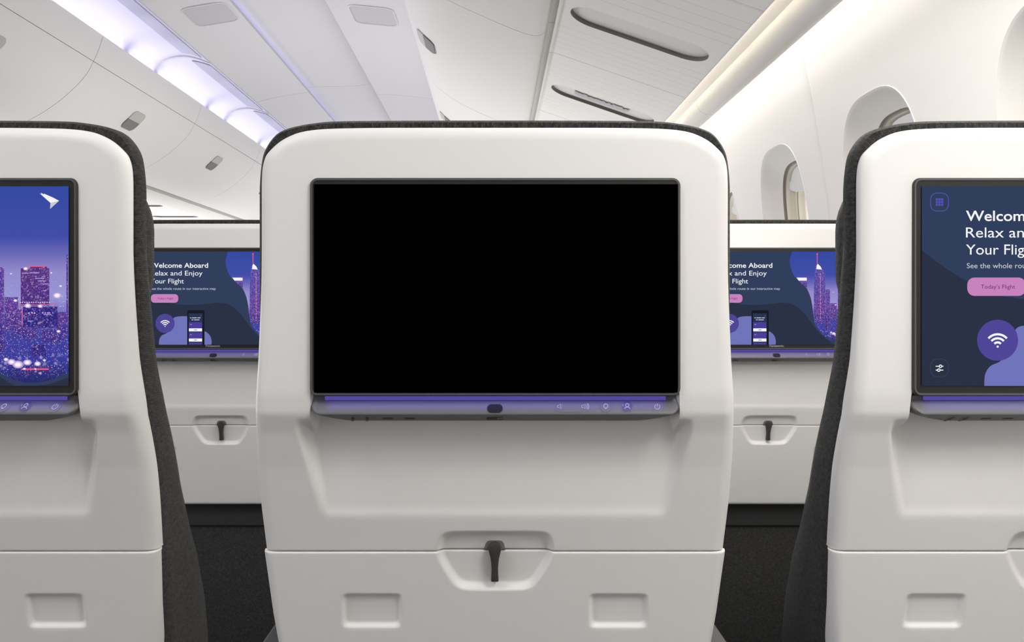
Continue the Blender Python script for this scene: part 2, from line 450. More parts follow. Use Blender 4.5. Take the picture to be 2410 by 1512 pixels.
def stroke_geo(pts, w, closed=False):
    v, f = [], []; n = len(pts)
    for i in range(n):
        if closed: a, b = pts[i-1], pts[(i+1) % n]
        else: a, b = pts[max(i-1, 0)], pts[min(i+1, n-1)]
        dx, dy = b[0]-a[0], b[1]-a[1]; L = math.hypot(dx, dy) or 1
        nx, ny = -dy/L*w/2, dx/L*w/2
        v += [(pts[i][0]+nx, pts[i][1]+ny), (pts[i][0]-nx, pts[i][1]-ny)]
    for i in range(n if closed else n-1):
        j = (i+1) % n; f.append((2*i, 2*i+1, 2*j+1, 2*j))
    return v, f
def arc(cx, cy, r, a0, a1, n=16): return [(cx + r*math.cos(math.radians(a0+(a1-a0)*k/n)), cy + r*math.sin(math.radians(a0+(a1-a0)*k/n))) for k in range(n+1)]

def build_display(parent):
    s = Screen()
    s.rect(-416, 440, 418, 908, 'navy_light', 0)
    wave = smooth_curve([(-416, 590), (-370, 625), (-310, 662), (-230, 696), (-130, 708), (-40, 704), (30, 697), (80, 706), (120, 733), (155, 772), (184, 812), (215, 850), (248, 879), (289, 907)], 6)
    s.poly(wave + [(289, 908), (-416, 908)], 'navy', 1)
    left = smooth_curve([(76, 440), (65, 492), (79, 548), (108, 586), (145, 618), (171, 676), (184, 758), (197, 815), (241, 866), (286, 892), (330, 901), (375, 894), (418, 877)], 6)
    s.poly(left + [(418, 440)], 'city', 1)
    s.poly(smooth_curve([(418, 888), (375, 903), (340, 908)], 4) + [(418, 908)], 'navy', 1)
    # skyline buildings
    s.poly([(99, 571), (150, 571), (150, 586), (110, 586)], 'white', 2); s.poly([(111, 586), (152, 586), (152, 630), (146, 618), (126, 603)], 'tower', 2)
    s.rect(200.5, 452, 204.5, 512, 'red', 2); s.rect(199, 448, 206, 456, 'red', 3)
    s.poly([(192, 520), (198, 503), (206, 500), (216, 515), (224, 520), (224, 800), (198, 800), (186, 760), (186, 640)], 'tower', 2)
    s.poly([(200, 508), (206, 502), (220, 516), (226, 530), (198, 528)], 'white', 3)
    s.poly([(224, 528), (242, 540), (244, 800), (224, 800)], 'tower', 2)
    for y in np.arange(545, 790, 6.0): s.rect(217, y, 219.4, y + 3.6, 'red' if int(y / 6) % 3 == 0 else 'glow', 3)
    def glow(x, y, r, sq=.7):
        for k, (q, m) in enumerate(((1, 'haze'), (.72, 'glow'), (.45, 'white'))): s.poly([(x + q*r*math.cos(2*math.pi*t/24), y + q*r*sq*math.sin(2*math.pi*t/24)) for t in range(24)], m, 4 + k)
    for x, y, r in ((392, 696, 11), (323, 720, 8), (318, 633, 6), (352, 721, 6), (294, 708, 5), (284, 645, 3), (378, 643, 3), (400, 674, 4), (285, 852, 10), (300, 858, 13), (322, 853, 10), (346, 856, 8), (272, 846, 6), (362, 848, 4), (395, 780, 5)): glow(x, y, r)
    s.rect(308, 867, 372, 870.5, 'red', 3); glow(315, 868, 4); glow(341, 868.5, 3)
    s.rect(308.5, 724, 310.5, 766, 'red', 3)
    for (x0, x1, y0, y1, m) in ((244, 267, 630, 830, 'tower'), (268, 300, 700, 780, 'tower'), (306, 373, 632, 720, 'tower_dark'), (311, 392, 722, 772, 'tower_dark'), (284, 308, 728, 790, 'tower'), (392, 416, 735, 790, 'tower'), (413, 417, 600, 770, 'tower'), (306, 345, 770, 795, 'tower'), (356, 400, 776, 806, 'tower'), (330, 366, 812, 838, 'tower_dark')):
        s.rect(x0, y0, x1, y1, m, 2)
    s.poly([(330, 628), (366, 628), (370, 634), (326, 634)], 'tower_dark', 3)
    s.rect(300, 717, 392, 718.8, 'red', 3)
    for x in np.linspace(304, 372, 14): s.rect(x, 711, x + 2.6, 713.5, 'glow', 3)
    for x in (324, 331, 337, 356, 362, 368, 372): s.rect(x, 736, x + 3.4, 738, 'glow', 3)
    for x, y, w_ in ((309, 643, 16), (328, 642, 22), (340, 655, 22), (346, 661, 20), (362, 668, 10), (358, 684, 8), (322, 755, 14), (360, 740, 18)): s.rect(x, y, x + w_, y + 1.8, 'haze', 3)
    s.rect(326, 627, 364, 629, 'red', 4)
    # emblem top right
    s.poly([(350, 456), (355, 459), (354, 455), (361, 460), (360, 457), (381, 466), (396, 474), (375, 493), (376, 479)], 'white', 3)
    s.poly([(376, 479), (396, 474), (375, 493)], 'text_soft', 4)
    # words
    s.text('Welcome Aboard', -313, 521, 290, 25, 'white', 3, bold=.012)
    s.text('Relax and Enjoy', -313, 560, 262, 25, 'white', 3)
    s.text('Your Flight', -313, 600, 168, 25, 'white', 3)
    s.text('See the whole route in our interactive map', -311, 632, 326, 12.5, 'text_soft', 3)
    s.rect(-310, 654, -173, 697, 'pink', 3, r=17)
    s.text("Today\u2019s Flight", -278, 680, 80, 10, 'plum', 4)
    # lavender hills, phone, round wireless badge
    s.poly(smooth_curve([(-270, 908), (-268, 882), (-256, 862), (-230, 848), (-212, 815), (-196, 775), (-170, 766), (-128, 765)], 6) + [(-100, 765), (-100, 908)], 'lavender', 2)
    s.poly(smooth_curve([(-60, 838), (-35, 843), (-14, 862), (-6, 886), (-6, 908)], 6) + [(-60, 908)], 'lavender', 2)
    s.rect(-128, 742, -41, 908, 'phone', 3); s.poly(rrect(43.5, 10, 9, 5, -84.5, 745), 'phone', 3)
    s.rect(-121, 750, -51, 908, 'phone_scr', 4)
    s.rect(-100, 744, -68, 751, 'phone', 5, r=3)
    for x, y, w_ in ((-113, 771, 7), (-103, 771, 24), (-76, 771, 15), (-106, 781, 9), (-94, 781, 28)): s.rect(x, y, x + w_, y + 4, 'text_soft', 5, r=1.5)
    s.disc(-60, 763, 3.4, 'violet', 5, 12)
    s.rect(-119, 795, -53, 826, 'card', 5); s.rect(-119, 826, -53, 841, 'white', 5); s.rect(-119, 846, -53, 877, 'card', 5); s.rect(-119, 877, -53, 892, 'white', 5); s.rect(-119, 896, -53, 908, 'card', 5)
    for yy in (805, 856): s.rect(-114, yy, -104, yy + 3, 'pink', 6)
    for yy in (833, 884): s.rect(-94, yy - 1, -78, yy + 2, 'violet', 6)
    s.disc(-239, 801, 48, 'violet', 3, 64)
    for r in (10, 19.5, 29): s.stroke(arc(-239, 816, r, -138, -42), 5, 'white', 4)
    s.disc(-239, 816, 2.6, 'white', 4, 16)
    # corner icons
    s.stroke(rrect(21, 21, 15, 8, -375, 477), 1.8, 'line', 3, True)
    for i in (-1, 0, 1):
        for j in (-1, 0, 1): s.rect(-375 + i*6.3 - 2.6, 477 + j*6.3 - 2.6, -375 + i*6.3 + 2.6, 477 + j*6.3 + 2.6, 'line', 3, r=.8)
    s.stroke(rrect(21, 21, 17, 8, -375, 866), 1.4, 'dim', 3, True)
    for yy, cx in ((862, -373), (871, -377)):
        s.rect(-384, yy - 1, -366, yy + 1, 'white', 3); s.disc(cx, yy, 4.0, 'white', 4, 20); s.disc(cx, yy, 1.9, 'navy', 5, 14)
    return s.mb.build('display', [scr[k] for k in SK], parent, smooth=False)

# ------------------------------------------------------------------ seat
def P(x, y, d): return (x * (D + d) / F, d, EYE + (727 - y) * (D + d) / F)

def plate(mb, pts, d0, d1, mi=0, bev=.0):
    """solid plate from an outline on the drawing, front at d0, back at d1"""
    bm = bmesh.new()
    a = [bm.verts.new((x * U, d0, EYE + (727 - y) * U)) for x, y in pts]
    fc = bm.faces.new(a); fc.normal_update()
    if fc.normal.y > 0: fc.normal_flip()
    ex = bmesh.ops.extrude_face_region(bm, geom=[fc])
    for v in [g for g in ex['geom'] if isinstance(g, bmesh.types.BMVert)]: v.co.y = d0
    bm.normal_update()
    vs = [g for g in ex['geom'] if isinstance(g, bmesh.types.BMVert)]
    # the new cap becomes the front, the original goes to the back
    for v in a: v.co.y = d1
    bmesh.ops.recalc_face_normals(bm, faces=bm.faces[:])
    if bev:
        es = [e for e in bm.edges if all(abs(v.co.y - d0) < 1e-6 for v in e.verts)]
        bmesh.ops.bevel(bm, geom=es, offset=bev, segments=2, profile=.5, affect='EDGES')
    mb.bm(bm, mi)

def build_seat():
    root = empty('passenger_seat')
    # --- upper back shell
    ys = np.concatenate([SH_Y[:1], [296.8, 297.0, 297.3, 297.8, 298.4, 299.2, 300.2, 301.5, 303, 305, 307.5, 310, 313, 316.5, 320], np.arange(324, 430, 4), np.arange(430, 940, 10), np.arange(940, 1246, 4), np.arange(1246, 1297, 2.4), [1297.5]])
    sh_ = smooth_curve(list(zip(SH_Y, SH_W)), 8); hw = lambda y: np.interp(y, [p[0] for p in sh_], [p[1] for p in sh_])
    field('back_shell', ys, hw, root, M['shell'], R=.0115, ncol=260, bottom_round=.0012)
    # --- folded tray table
    ys = np.concatenate([[1300.5, 1301, 1302, 1303.5, 1306], np.arange(1309, 1480, 2.6), np.arange(1480, 1664, 8), [1664, 1668]])
    field('tray_table', ys, lambda y: np.interp(y, TR_Y, TR_W), root, M['shell'], R=.009, top_round=False, proud=-.0012, ncol=300, edge_top=.0016, bottom_round=.003, tuck=.972)
    # --- latch
    dl = float(d_face(np.array([1320.]))[0])
    lt = MB()
    sc2 = (D + dl) / D
    def q(pts): return [(x * sc2, 727 + (y - 727) * sc2) for x, y in pts]
    knob = [(15*math.sin(a), 1292 - 15*math.cos(a)) for a in np.linspace(-math.pi*.62, math.pi*.62, 17)]
    knob += smooth_curve([(12.5, 1304), (9.5, 1318), (8, 1336), (8, 1350), (9, 1369)], 4) + [(7.5, 1371.5), (-7.5, 1371.5)] + smooth_curve([(-9, 1369), (-8, 1350), (-8, 1336), (-9.5, 1318), (-12.5, 1304)], 4)
    plate(lt, q(knob), dl - .004, dl + .004, 0, .0012)
    plate(lt, q(arc(0, 1292, 9, 0, 359, 20)), dl, dl + .016)
    # tilt the lever with the seatback slope
    lt.v = [(x, y + (EYE + (727 - 1292) * U * sc2 - z) * .155, z) for x, y, z in lt.v]
    latch = lt.build('table_latch', [M['latch_dark']], root)
    lm = MB(); plate(lm, q([(-25, 1297), (-22, 1283), (-18, 1276), (-11, 1273), (11, 1273), (18, 1276), (22, 1283), (25, 1297)]), dl + .0028, dl + .012, 0, .0012)
    lm.build('latch_mount', [M['latch_mount']], latch)
    # --- monitor
    cx, cz, hx, hy = 0.9, 676, 436, 257
    def ring(ins, d, r):
        return [(x * U, d, EYE + (727 - y) * U) for x, y in rrect(hx - ins, hy - ins, max(r - ins, 2), 8, cx, cz)]
    v, f = loft([ring(0, .012, 19), ring(0, .0, 19), ring(1.2, -.0018, 19), ring(3, -.0026, 19), ring(6.5, -.0026, 19), ring(8.5, -.0016, 19)])
    mi = [0]*0
    n = len(ring(0, 0, 19)); midx = [1]*n + [1]*n + [1]*n + [0]*n + [0]*n
    mon = mk('monitor', v, [q_[::-1] for q_ in f], [M['frame'], M['frame_dark']], root, midx)
    bz = MB(); plate(bz, rrect(hx - 8, hy - 8, 11, 8, cx, cz), -.0019, .010)
    # flip back plate winding is handled in plate()
    bezel = bz.build('bezel', [M['bezel'], M['brand']], mon)
    # --- control bar below the monitor
    by = np.array([931, 934, 938, 942, 946, 950, 955, 960, 965, 970, 974, 976.5, 978, 979, 980.5, 983, 986, 989, 990.5])
    bd = np.array([.0055, .0055, .0055, .0050, .0040, .0028, .0012, -.0003, -.0017, -.0029, -.0036, -.0037, -.0034, -.0026, -.0008, .0022, .0055, .0085, .0125])
    bh = np.array([434, 434, 434, 434, 434, 434, 434, 434, 433, 430, 426, 422, 418, 414, 407, 396, 380, 358, 340])
    nc = 90; V = []; ft = []
    uu = np.linspace(-1, 1, nc); uu = np.sign(uu) * (1 - (1 - np.abs(uu)) ** 1.6)
    for y, d, h in zip(by, bd, bh):
        for u in uu:
            e = max(0, 1 - (1 - abs(u)) * h / 8)
            pp = P(.9 + u * h, y, d); V.append((pp[0], d + .004 * (1 - math.sqrt(max(0, 1 - e * e))), pp[2]))
    fb = grid_faces(len(by), nc, flip=True)
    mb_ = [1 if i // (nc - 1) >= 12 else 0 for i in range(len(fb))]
    b0 = len(V); loop = [i * nc for i in range(len(by))]; loop2 = [i * nc + nc - 1 for i in range(len(by))]; loopb = [(len(by) - 1) * nc + j for j in range(nc)]
    for L_, fl in ((loop, True), (loop2, False), (loopb, True)):
        b = len(V)
        for i in L_: V.append((V[i][0], .035, V[i][2]))
        for k in range(len(L_) - 1):
            qd = (L_[k], L_[k+1], b+k+1, b+k); fb.append(qd[::-1] if fl else qd); mb_.append(1)
    bar = mk('control_bar', V, fb, [M['bar'], M['bar_under']], mon, mb_, angle=40)
    st = MB(); st.bm(rbox(-402*U, 404*U, .0030, .0056, EYE + (727-943.5)*U, EYE + (727-933.2)*U, .0005, 2))
    st.build('light_strip', [M['strip']], mon)
    ll = bpy.data.lights.new('strip_lamp', 'AREA'); ll.shape = 'RECTANGLE'; ll.size = .274; ll.size_y = .003; ll.energy = .014; ll.color = (.22, .16, 1.0)
    lo_ = bpy.data.objects.new('strip_lamp', ll); C.objects.link(lo_); lo_.parent = mon; lo_.location = (.0003, -.0012, EYE + (727 - 936) * U); lo_.rotation_euler = Vector((0, .12, -1)).to_track_quat('-Z', 'Y').to_euler()
    # bar surface depth at drawing height
    dep = lambda y: float(np.interp(y, by, bd))
    def onbar(mb, pts, mi=0, lift=.0003, faces=None):
        v = [P(x, y, dep(y)) for x, y in pts]; v = [(a, b - lift, c) for a, b, c in v]
        if faces is None: faces = [list(range(len(v)))]
        mb.add(v, faces, mi)
    lens = MB(); lo = rrect(18, 9.6, 9.3, 8, 0.5, 961.5)
    bm = bmesh.new(); vs = [bm.verts.new(P(x, y, dep(y) - .0009)) for x, y in lo]; vs2 = [bm.verts.new(P(x * 1.02, y, dep(y) + .001)) for x, y in lo]
    fc = bm.faces.new(vs)
    for i in range(len(vs)): bm.faces.new((vs[i], vs[(i+1) % len(vs)], vs2[(i+1) % len(vs)], vs2[i]))
    bmesh.ops.recalc_face_normals(bm, faces=bm.faces[:]); lens.bm(bm)
    lens.build('camera_lens', [M['black']], mon, angle=30)
    def button(name, cx, hw_, icons):
        b = MB()
        v, f = stroke_geo(rrect(hw_, 13, 12.9, 10, cx, 957), 1.1, True); onbar(b, v, 0, .00035, f)
        if icons[0][0] == 'person': onbar(b, arc(cx, 957, 12.4, 0, 350, 28), 2, .00028)
        for kind, x in icons:
            S = []
            if kind in ('vol', 'volup'):
                ox = x - (3 if kind == 'volup' else 0)
                S.append(([(ox-5, 954.5), (ox-2, 954.5), (ox+3, 951), (ox+3, 963), (ox-2, 959.5), (ox-5, 959.5)], 1.5, True))
                if kind == 'volup':
                    S.append((arc(ox+3, 957, 4.2, -55, 55, 6), 1.3, False)); S.append((arc(ox+3, 957, 7, -55, 55, 8), 1.3, False)); S.append((arc(ox+3, 957, 9.6, -50, 50, 8), 1.3, False))
            elif kind == 'bulb':
                S.append((arc(x, 956, 5, 0, 345, 18), 1.8, True)); S.append(([(x-2, 962), (x+2, 962)], 2.4, False))
            elif kind == 'person':
                S.append((arc(x, 954, 4, 0, 345, 14), 1.7, True)); S.append((arc(x, 966, 7.5, -155, -25, 10), 1.7, False)); S.append((arc(x - 9, 954, 2, 90, 270, 4), 1.0, False))
            elif kind == 'power':
                S.append((arc(x, 957.5, 6, -55, 235, 18), 1.7, False)); S.append(([(x, 950), (x, 957)], 1.7, False))
            for pts, w, cl in S:
                v, f = stroke_geo(pts, w, cl); onbar(b, v, 1, .0006, f)
        return b.build(name, [M['ring'], M['icon'], M['pad']], mon, smooth=False)
    button('volume_rocker', 181, 39, [('vol', 152), ('volup', 212)])
    button('reading_light_button', 261, 13, [('bulb', 261)])
    button('call_button', 311.5, 14, [('person', 311.5)])
    button('power_button', 382, 13.5, [('power', 382)])
    # sockets on the underside lip
    for i, x in enumerate((-334, -300)):
        s = MB(); v, f = stroke_geo(arc(x, 985.5, 5.5, 0, 340, 16), 2.2, True); onbar(s, v, 0, .0006, f); v = arc(x, 985.5, 3.4, 0, 340, 12); onbar(s, v, 1, .0004)
        s.build('headphone_socket', [M['bar_under'], M['black']], mon, smooth=False)
    for x in (-252, -200):
        s = MB(); onbar(s, rrect(12.5, 1.6, 1.5, 3, x, 985.5), 0, .0004); s.build('usb_port', [M['black']], mon, smooth=False)
    s = MB(); onbar(s, rrect(20, 3, 2.8, 4, 0, 985.5), 0, .0005); onbar(s, rrect(7, 1.5, 1.4, 4, 12, 985), 1, .0009); s.build('monitor_release', [M['black'], M['bar']], mon, smooth=False)
    # --- dark fabric backrest wrapped round the shell
    CY = [284.0, 284.7, 286, 289, 295.5, 302.7, 314, 334, 356.7, 379, 413, 440, 600, 700, 850, 950, 1050, 1165, 1296, 1370, 1450, 1512, 1668, 1800, 2000]
    CW = [120, 264, 371, 416, 458.5, 488, 512.5, 530.5, 543, 548.5, 552.5, 554, 554.2, 554.8, 555.5, 556, 554, 546, 530, 524, 512, 501, 470, 446, 412]
    yy = np.concatenate([[284, 284.2, 284.4, 284.7, 285, 285.3, 285.6, 286, 286.6, 287.3, 288.1, 289, 290.3, 292, 293.7, 295.5, 297.2, 299, 300.8, 302.7, 305.2, 308, 311, 314, 318, 323, 328.5, 334, 340, 345, 351, 356.7, 362, 368, 379, 395, 413, 440], np.arange(465, 2000, 25)])
    cs_ = smooth_curve(list(zip(CY, CW)), 6); W = np.interp(yy, [p[0] for p in cs_], [p[1] for p in cs_]); dn = d_sil(yy) + .002
    dn = np.where(yy > 1800, d_sil(np.full_like(yy, 1800)) + .002, dn)
    Xc = W * (D + dn) / F; Zc = (727 - yy) * (D + dn) / F
    path = [(x, z, d) for x, z, d in zip(Xc[::-1], Zc[::-1], dn[::-1])] + [(-x, z, d) for x, z, d in zip(Xc, Zc, dn)]
    HC = [-.6, -.5, -.345, -.288, -.224, -.163, -.101, -.045, .0065, .0455, .16]
    DC = [.31, .285, .222, .188, .146, .104, .077, .053, .041, .033, .031]
    rings, uv = [], []; s_ = 0; prev = None
    npth = len(path)
    for i, (x, z, d) in enumerate(path):
        a = path[max(i-1, 0)]; b = path[min(i+1, npth-1)]
        tx, tz = b[0]-a[0], b[1]-a[1]; L = math.hypot(tx, tz); nx, nz = tz/L, -tx/L   # outward
        if prev: s_ += math.hypot(x-prev[0], z-prev[1])
        prev = (x, z)
        dc = float(np.interp(z, HC, DC)); th = dc - d
        prof = [(-.022, d + .004), (-.004, d + .0008), (-.0012, d + .001), (0, d + .003), (.0012, d + th*.25), (.0016, d + th*.55), (.0012, d + th*.8), (-.001, dc - .003), (-.006, dc), (-.02, dc + .004), (-.05, dc + .008)]
        for o, dd in prof: rings.append((x + nx*o, dd, EYE + z + nz*o))
        acc = 0; pr = prof[0]
        for o, dd in prof:
            acc += math.hypot(o - pr[0], dd - pr[1]); pr = (o, dd); uv.append((acc, s_))
    k = len(prof); f = []
    for i in range(npth - 1):
        for j in range(k - 1):
            f.append((i*k+j, i*k+j+1, (i+1)*k+j+1, (i+1)*k+j))
    for j in range(npth // 2 - 1):   # passenger side: strips joining left and right
        a, b = j*k + k-1, (j+1)*k + k-1; c, d_ = (npth-2-j)*k + k-1, (npth-1-j)*k + k-1
        f.append((a, d_, c, b))
    f.append(tuple([j for j in range(k)] + [(npth-1)*k + j for j in range(k-1, -1, -1)]))
    mk('backrest_cushion', rings, f, M['fabric'], root, uvs=uv, angle=50)
    # --- headrest pad with side wings on the passenger side
    hv = []; huv = []; 
    hb = []
    for (o, dd) in ((0, .026), (.004, .036), (.006, .048), (.005, .060), (0, .070), (-.012, .078), (-.04, .082)):
        rg = []
        for x, z in rrect(.183 + o, .068 + o, .055, 10, 0, .050): rg.append((x, dd, EYE + z))
        hb.append(rg)
    v, f = loft(hb, True, False, True)
    nn = len(hb[0]); per = [0]
    for j in range(1, nn): per.append(per[-1] + math.hypot(hb[0][j][0]-hb[0][j-1][0], hb[0][j][2]-hb[0][j-1][2]))
    huv = [(i * .011, per[j]) for i in range(len(hb)) for j in range(nn)]
    mk('headrest', v, f, M['fabric'], root, uvs=huv, angle=50)
    # --- dark pocket below the tray, seat cushion, frame, legs
    pk = MB(); pk.bm(rbox(-.176, .176, .094, .128, EYE - .640, EYE - .300, .006)); pocket = pk.build('literature_pocket', [M['fabric_plain']], root)
    pb = MB(); pb.bm(rbox(-.178, .178, .0885, .1, EYE - .398, EYE - .295, .004)); pb.build('pocket_band', [M['band']], pocket)
    sc_ = MB(); sc_.bm(rbox(-.205, .205, .19, .66, EYE - .69, EYE - .58, .03, 5)); sc_.build('seat_cushion', [M['fabric_plain']], root)
    fr = MB()
    for y in (.26, .56): fr.bm(rbox(-.215, .215, y - .018, y + .018, EYE - .745, EYE - .70, .01))
    fr.bm(rbox(-.2, .2, .13, .6, EYE - .712, EYE - .685, .006)); fr.build('seat_frame', [M['metal']], root)
    for sx in (-1, 1):
        lg = MB()
        for (y0, y1) in ((.26, .19), (.56, .60)):
            v, f = loft([[(sx*.13 - .016, y0 - .02, EYE - .72), (sx*.13 + .016, y0 - .02, EYE - .72), (sx*.13 + .016, y0 + .02, EYE - .72), (sx*.13 - .016, y0 + .02, EYE - .72)],
                         [(sx*.13 - .012, y1 - .015, .012), (sx*.13 + .012, y1 - .015, .012), (sx*.13 + .012, y1 + .015, .012), (sx*.13 - .012, y1 + .015, .012)]], True, True, True)
            lg.add(v, [q_[::-1] for q_ in f])
        lg.bm(rbox(sx*.13 - .02, sx*.13 + .02, .15, .64, .0, .02, .004)); lg.build('leg', [M['metal']], root)
    return root, mon, bezel

def add_armrests(root):
    for s in (-1, 1):
        a = MB(); a.bm(rbox(min(s*.1945, s*.2145), max(s*.1945, s*.2145), .085, .44, EYE - .350, EYE - .306, .004, 3)); a.build('armrest', [M['arm']], root)

seat, mon, bezel = build_seat()
def children(o): return [c for c in bpy.data.objects if c.parent == o]
# brand print on the lower bezel, lit picture: kept on the lit seats only
lit = copy_tree(seat)
lmon = [c for c in children(lit) if c.name.startswith('monitor')][0]
build_display(lmon)
lb = [c for c in children(lmon) if c.name.startswith('bezel')][0]
lb.data = lb.data.copy()
v, f, wd = text_mesh('Panasonic', bold=.02)
bm = bmesh.new(); bm.from_mesh(lb.data)
nv = [bm.verts.new((-36*U + a/wd*72*U, -.0021, EYE + (727 - 919)*U + b*11/.729*U)) for a, b in v]
for q_ in f:
    fc = bm.faces.new([nv[i] for i in q_]); fc.material_index = 1
bm.to_mesh(lb.data); bm.free()
off = MB(); plate(off, [(-424, 435), (429, 435), (429, 924), (-424, 924)], -.0026, -.0005)
off.build('display', [M['off']], mon)
add_armrests(seat)

seat.location = (0, ROW[0], 0)
tag(seat, 'white-backed airline seat whose seatback screen is black and switched off', 'seat', 'airline seats in the near row')
lit.location = (-PITCH, ROW[0], 0)
tag(lit, 'near airline seat at the left edge, screen showing city towers under a white bird emblem', 'seat', 'airline seats in the near row')
for x, row, lab, g in ((PITCH, 0, 'near airline seat by the windows, screen cut after the words Welcome and Relax', 'airline seats in the near row'),
                       (-PITCH, 1, 'smaller farther airline seat seen through the gap left of the switched-off seat', 'airline seats in the row ahead'),
                       (PITCH, 1, 'smaller farther airline seat seen through the gap right of the switched-off seat', 'airline seats in the row ahead'),
                       (0, 1, 'farther airline seat directly ahead of the switched-off seat, hidden behind it', 'airline seats in the row ahead')):
    c = copy_tree(lit); c.location = (x, ROW[row], 0); tag(c, lab, 'seat', g)

# ------------------------------------------------------------------ cabin
YA, YB = -2.6, 7.4
XH = np.linspace(-1.3, .9, 881)
XX = np.interp(XH, [-1.3, -1.05, -.8, -.5, -.2, 0, .1, .2, .3, .4, .5, .585, .66, .9], [.61, .66, .715, .745, .752, .748, .741, .731, .718, .702, .685, .666, .648, .59])
KW = np.hanning(81); KW /= KW.sum(); XX = np.convolve(np.pad(XX, 40, mode='edge'), KW, mode='valid')
def xw(h): return np.interp(h, XH, XX)

mb = MB(); mb.bm(rbox(-3.3, .80, YA, YB, -.06, 0, 0)); tag(mb.build('floor', [M['carpet']]), kind='structure')

# ---- right sidewall with window openings
def panel_hole(rect, hole, n_r, fn):
    """rings from a hole outline out to a rectangle; fn maps (a,b,t) -> xyz ; hole ccw list of (a,b)"""
    a0, a1, b0, b1 = rect; cx = sum(p[0] for p in hole)/len(hole); cz = sum(p[1] for p in hole)/len(hole)
    ang = [math.atan2(p[1]-cz, p[0]-cx) for p in hole]
    pts = list(hole)
    # add directions of the rectangle corners so they stay sharp
    outer = []
    for (x, z), an in zip(pts, ang):
        dx, dz = math.cos(an), math.sin(an)
        t = min(((a1-cx)/dx if dx > 1e-9 else (a0-cx)/dx if dx < -1e-9 else 1e9), ((b1-cz)/dz if dz > 1e-9 else (b0-cz)/dz if dz < -1e-9 else 1e9))
        outer.append([cx + dx*t, cz + dz*t])
    for ca, cb in ((a0, b0), (a1, b0), (a1, b1), (a0, b1)):
        k = min(range(len(outer)), key=lambda i: (outer[i][0]-ca)**2 + (outer[i][1]-cb)**2)
        outer[k] = [ca, cb]
    rings = []
    for i in range(n_r + 1):
        t = i / n_r; t = t ** 1.3
        rings.append([fn(x*(1-t) + ox*t, z*(1-t) + oz*t) for (x, z), (ox, oz) in zip(pts, outer)])
    return loft(rings)

WIN_Y = [.54, 1.10, 1.65, 2.21, 2.77, 3.33, 3.89]
SEAMS = [.265, 1.375, 1.93, 3.05]
wall = MB()
edges = [.26] + [(WIN_Y[i] + WIN_Y[i+1]) / 2 for i in range(len(WIN_Y) - 1)] + [4.17]
JOINT = [.26, 1.93 - .0, 3.05]
def wall_pt(y, h, y0, y1):
    e = 0
    for sy in (1.93, .82, 3.05):
        q = max(0, 1 - abs(y - sy) / .012); e += .007 * q * q
    return (float(xw(h)) + e, y, EYE + h)
HW, HH, HC0 = .165, .232, .172
def win_outline(hz_, hh, r, n=14, cy=0.0):
    """soft squarish oval, counter-clockwise"""
    e = 2 / 3.0; o = []
    for k in range(84):
        t = 2 * math.pi * k / 84 - math.pi / 2; c_, s_ = math.cos(t), math.sin(t)
        o.append((cy + hz_ * math.copysign(abs(c_) ** e, c_), HC0 + hh * math.copysign(abs(s_) ** e, s_)))
    return o
for i, wy in enumerate(WIN_Y):
    y0, y1 = edges[i], edges[i+1]
    hole = win_outline(HW, HH, .125, 16, wy)
    # dense rings near the joints
    v, f = panel_hole((y0, y1, -.25, .62), hole, 26, lambda a, b: wall_pt(a, b, y0, y1))
    wall.add(v, [q_[::-1] for q_ in f])
hs = list(np.linspace(-1.05, -.25, 14))
wall.add(*extrude_profile([(float(xw(h)), EYE + h) for h in hs], .26, 4.17))
hs = list(np.linspace(-1.05, .62, 26))
wall.add(*extrude_profile([(float(xw(h)), EYE + h) for h in hs], YA, .26))
wall.add(*extrude_profile([(float(xw(h)), EYE + h) for h in hs], 4.17, YB))
tag(wall.build('wall_right', [M['wall']], angle=40), kind='structure')
